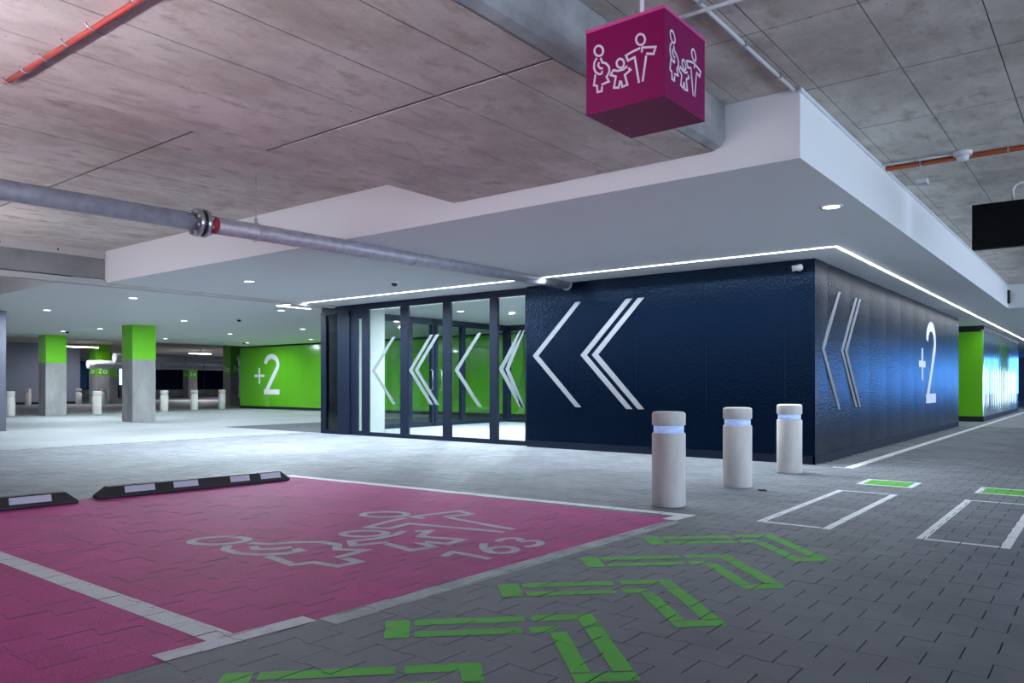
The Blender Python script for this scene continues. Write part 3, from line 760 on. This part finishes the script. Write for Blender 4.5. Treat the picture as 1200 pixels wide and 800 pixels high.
bollard(-2.885, 7.23, 'middle concrete bollard of the three before the navy wall', 'concrete bollards before the navy wall')
bollard(-2.88, 8.74, 'concrete bollard closest to the navy corner', 'concrete bollards before the navy wall')
for x, y, lb_ in ((-27.2, 9.10, 'far bollard beside the grey wall end at the left edge'), (-41.1, 14.5, 'tiny far bollard against the grey wall, left of the second column'),
                  (-40.0, 16.35, 'tiny far bollard at the right end of the grey wall'), (-26.5, 11.4, 'far bollard between the two green-topped columns'),
                  (-39.0, 17.1, 'tiny far bollard in front of the marked column by the grey wall'), (-27.2, 14.05, 'far bollard just right of the nearer column, first of three'),
                  (-27.9, 15.6, 'far bollard, middle one of three left of the green wall'), (-28.45, 17.1, 'far bollard nearest the end of the green wall')):
    bollard(x, y, lb_, 'far concrete bollards', 1.0, True)
bollard(-1.15, 32.5, 'far bollard at the right edge beyond the polished wall', 'far concrete bollards', 1, True)
column(-1.2, -.5, 34.5, 35.2, 1.45, 'far green-topped column at the right edge')

# ================================================================== WHEEL STOPS
def wheel_stop(x, y, L, rz, label, n_st):
    t = thing('wheel_stop', label, 'wheel stop', (x, y, .0036), rz, 'black rubber wheel stops')
    h = .10; wb, wt = .078, .045; e = .09
    mb = MB()
    bot = [(-wb, -L/2, 0), (wb, -L/2, 0), (wb, L/2, 0), (-wb, L/2, 0)]
    lo = [(-wb, -L/2, .022), (wb, -L/2, .022), (wb, L/2, .022), (-wb, L/2, .022)]
    tp = [(-wt, -L/2+e, h), (wt, -L/2+e, h), (wt, L/2-e, h), (-wt, L/2-e, h)]
    mb.v = bot+lo+tp
    mb.f = [(3, 2, 1, 0), (8, 9, 10, 11)]+[(k, (k+1) % 4, 4+(k+1) % 4, 4+k) for k in range(4)]+[(4+k, 4+(k+1) % 4, 8+(k+1) % 4, 8+k) for k in range(4)]
    mb.sm = [False]*len(mb.f)
    o = mb.build('rubber_body', 'rubber', t)
    bv = o.modifiers.new('bevel', 'BEVEL'); bv.width = .006; bv.segments = 2
    # stickers lie on the slanted +x side
    p0 = Vector((wb, 0, .022)); p1 = Vector((wt, 0, h)); dv_ = p1-p0; nrm = Vector((dv_.z, 0, -dv_.x)).normalized()
    for y0, y1 in n_st:
        m2 = MB(); A_ = p0+dv_*.20+nrm*.0012; B_ = p0+dv_*.88+nrm*.0012
        m2.face([(A_.x, y0, A_.z), (A_.x, y1, A_.z), (B_.x, y1, B_.z), (B_.x, y0, B_.z)])
        m2.face([(A_.x-nrm.x*.001, y0, A_.z-nrm.z*.001), (A_.x-nrm.x*.001, y1, A_.z-nrm.z*.001), (B_.x-nrm.x*.001, y1, B_.z-nrm.z*.001), (B_.x-nrm.x*.001, y0, B_.z-nrm.z*.001)])
        m2.build('reflector', 'sticker', t)
    for y_ in (-.6, .6):
        MB().lathe([(.0, h-.002), (.016, h-.002), (.016, h+.002), (0, h+.003)], 10, (0, y_)).build('anchor_bolt', 'black', t)
    MB().lathe([(.0, 0), (.012, 0), (.008, .008)], 10).build('screw_cap', 'sticker', t, (wb*.80, .44, .06))
wheel_stop(-6.88, 3.90, 1.84, -.09, 'long black rubber wheel stop with four white reflectors', ((-.70, -.44), (-.27, -.04), (.28, .48), (.60, .82)))
wheel_stop(-6.98, 1.88, 1.84, -.09, 'black rubber wheel stop cut off by the left edge', ((-.70, -.44), (-.27, -.04), (.05, .26), (.42, .72)))

# ================================================================== CUBE SIGN
SX0, SX1, SY0, SY1, SZ0, SZ1 = -2.005, -1.59, 3.13, 3.565, 2.30, 2.71
sg = thing('cube_sign', 'magenta cube sign with white family pictograms hanging from the ceiling', 'sign', ((SX0+SX1)/2, (SY0+SY1)/2, SZ0))
cx_, cy_ = sg.location.x, sg.location.y
hx, hy, hz = (SX1-SX0)/2, (SY1-SY0)/2, SZ1-SZ0
B(-hx, hx, -hy, hy, 0, hz-.012).build('cube_body', 'magenta', sg)
B(-hx-.003, hx+.003, -hy-.003, hy+.003, hz-.016, hz).build('top_rim', 'rim', sg)
names = ['woman_outline']*5+['child_outline']*2+['adult_outline']*4
for face in ('y', 'x'):
    for rng, nm in (((0, 5), 'woman_outline'), ((5, 7), 'child_outline'), ((7, 11), 'adult_outline')):
        P = [[((u-.215)*.98, v) for u, v in p] for p in PICTO[rng[0]:rng[1]]]
        decal(nm, P, .0095, 'signwhite', sg, face, *((-hy-.002, -hy+.001) if face == 'y' else (hx-.001, hx+.002)))
MB().tube([(-.04, .03, hz), (-.04, .03, SLAB-SZ0-.002)], .011, 10).build('hanger_tube', 'whiteplastic', sg)
MB().lathe([(.035, hz-.001), (.035, hz+.012)], 14, (-.04, .03)).build('hanger_base', 'rim', sg)

# ================================================================== PIPE
PX = -6.60
pz_ = lambda y: 2.467+(y-2.0)*.0095
pp = thing('ceiling_pipe', 'galvanised steel pipe with bolted flange running under the ceiling', 'pipe', (PX, 3.75, pz_(3.75)))
q = lambda y, dz=0: (0, y-3.75, pz_(y)-pz_(3.75)+dz)
MB().tube([q(-2), q(3.70)], .080, 24).build('pipe_section', 'steel', pp)
MB().tube([q(3.80), q(FY-.006)], .080, 24).build('pipe_section', 'steel', pp)
for y in (3.695, 3.765):
    f_ = MB().tube([q(y), q(y+.035)], .128, 28).build('flange', 'bolt', pp)
MB().tube([q(3.728), q(3.767)], .118, 24).build('gasket', 'rubber', pp)
for k in range(8):
    t = 2*PI*(k+.5)/8; dx, dz = .103*math.cos(t), .103*math.sin(t)
    MB().tube([(dx, -.085, dz), (dx, .085, dz)], .010, 8).tube([(dx, -.082, dz), (dx, -.056, dz)], .018, 6).tube([(dx, .050, dz), (dx, .076, dz)], .018, 6).build('flange_bolt', 'bolt', pp)
MB().tube([q(3.83), q(3.90)], .0812, 24).build('red_mark', 'redmark', pp)
for y in (.8, 4.33, 6.45):
    r_ = MB(); ring = [(.088*math.cos(2*PI*k/24), q(y)[1], q(y)[2]+.088*math.sin(2*PI*k/24)) for k in range(25)]
    r_.tube(ring, .006, 6); r_.tube([(0, q(y)[1], q(y)[2]+.088), (0, q(y)[1], q(y)[2]+.13)], .016, 8)
    hg = r_.build('hanger_ring', 'steel', pp)
    zt = SLAB if y < 5.38 else SOF
    MB().tube([(0, q(y)[1], q(y)[2]+.13), (0, q(y)[1], max(zt-pz_(3.75)-.002, q(y)[2]+.135))], .005, 6).build('hanger_rod', 'steel', hg)
MB().tube([q(FY-.03), q(FY-.006)], .098, 24).build('wall_collar', 'steel', pp)

# ================================================================== CONDUITS, DETECTOR, SCREEN
rc = thing('red_conduit', 'red conduit clipped under the concrete beam at upper left', 'conduit', (-4.9, 1.62, 2.70))
MB().tube([(0, 0, 0), (2.6, .03, 0)], .013, 10).build('conduit_tube', 'redtube', rc)
for k, x in enumerate((.03, .27, .53, .80, 1.08, 1.5, 1.9, 2.3)):
    MB().tube([(x, -.028, .012), (x, -.016, -.008), (x, 0, -.0155), (x, .016, -.008), (x, .028, .012)], .0045, 6).build('clip', 'bolt', rc)
wc = thing('white_conduit', 'white conduit running along the top edge of the right fascia', 'conduit', (-1.735, 4, SLAB-.018))
MB().tube([(0, -4.5, 0), (0, 1.36, 0)], .0115, 10).build('conduit_tube', 'whiteplastic', wc)
for y in (-.9, -.2, .45, 1.05): B(-.02, .02, y-.008, y+.008, -.013, .018).build('clip', 'bolt', wc)
wt_ = thing('white_conduit', 'white conduit crossing behind the magenta cube sign', 'conduit', (-1.85, 3.86, SLAB-.04))
MB().tube([(-.38, 0, 0), (.62, .012, 0)], .0115, 10).build('conduit_tube', 'whiteplastic', wt_)
for x in (-.2, .4): B(x-.008, x+.008, -.02, .02, -.013, .038).build('clip', 'bolt', wt_)
oc = thing('orange_conduit', 'pair of orange cables clipped across the right ceiling', 'cable', (-1.69, 7.86, SLAB-.02))
for dy_ in (-.02, .02): MB().tube([(0, dy_, 0), (4, dy_+.04, 0)], .016, 10).build('cable', 'orange', oc)
for x in (.3, .62, .98, 1.5): B(x-.008, x+.008, -.045, .045, -.02, .018).build('clip', 'bolt', oc)
dc = thing('white_conduit', 'short white conduit leading to the smoke detector', 'conduit', (-1.69, 7.70, SLAB-.018))
MB().tube([(0, 0, 0), (.60, .03, 0)], .0105, 10).build('conduit_tube', 'whiteplastic', dc)
B(.27, .285, -.012, .028, -.014, .016).build('clip', 'bolt', dc)
def detector(x, y, z, label, s=1, m='whiteplastic'):
    t = thing('smoke_detector', label, 'detector', (x, y, z))
    MB().lathe([(.062*s, -.03*s), (.066*s, -.004), (.066*s, 0)], 20).build('base', 'whiteplastic', t)
    MB().lathe([(.02*s, -.072*s), (.038*s, -.066*s), (.044*s, -.045*s), (.044*s, -.03*s)], 20).build('sensing_head', m, t)
detector(-1.04, 7.74, SLAB-.004, 'round white smoke detector beside the orange cables', 1.15)
detector(-8.62, 8.05, SOF, 'small detector on the soffit above the glass entrance', 1, 'lensblack')
detector(-16.4, 10.3, SOF, 'small dark detector on the soffit left of the entrance', 1, 'lensblack')
detector(-24.0, 9.5, SOF, 'small dark detector beside the second green-topped column', 1, 'lensblack')
detector(-25.3, 16.1, SOF, 'small dark detector above the left end of the green wall', 1, 'lensblack')
scn = thing('hanging_screen', 'black hanging display panel at the right edge of the ceiling', 'screen', (-.35, 8.86, 2.345))
B(-.76, .76, 0, .09, 0, .445).build('casing', 'screen', scn)
B(-.745, .745, -.002, 0, .015, .43).build('display_face', 'screen', scn)
MB().tube([(-.42, .045, .445), (-.42, .045, .56), (-.40, .045, .60), (-.36, .045, .62), (.36, .045, .62), (.40, .045, .60), (.42, .045, .56), (.42, .045, .445)], .014, 10).build('bracket', 'whiteplastic', scn)
for x in (-.3, .3): MB().tube([(x, .045, .62), (x, .045, SLAB-2.345-.002)], .012, 8).build('drop_rod', 'bolt', scn)
jb = thing('junction_box', 'small grey junction box on the ceiling near the right fascia', 'junction box', (-1.50, 8.55, SLAB))
B(-.05, .05, -.05, .05, -.045, -.002).build('box_body', 'whiteplastic', jb); B(-.046, .046, -.046, .046, -.052, -.045).build('lid', 'steel', jb)
db = MB()
for k, (x, y) in enumerate(((0, 0), (.03, .012), (.055, -.008), (.018, -.02))):
    db.lathe([(.004, .001), (.018, .004), (.014, .014), (.004, .018)], 7, (x, y), False)
tag(db.build('debris', 'debris', None, (-2.60, 7.06, .001)), 'small dark scrap lying beside the middle bollard', 'debris')
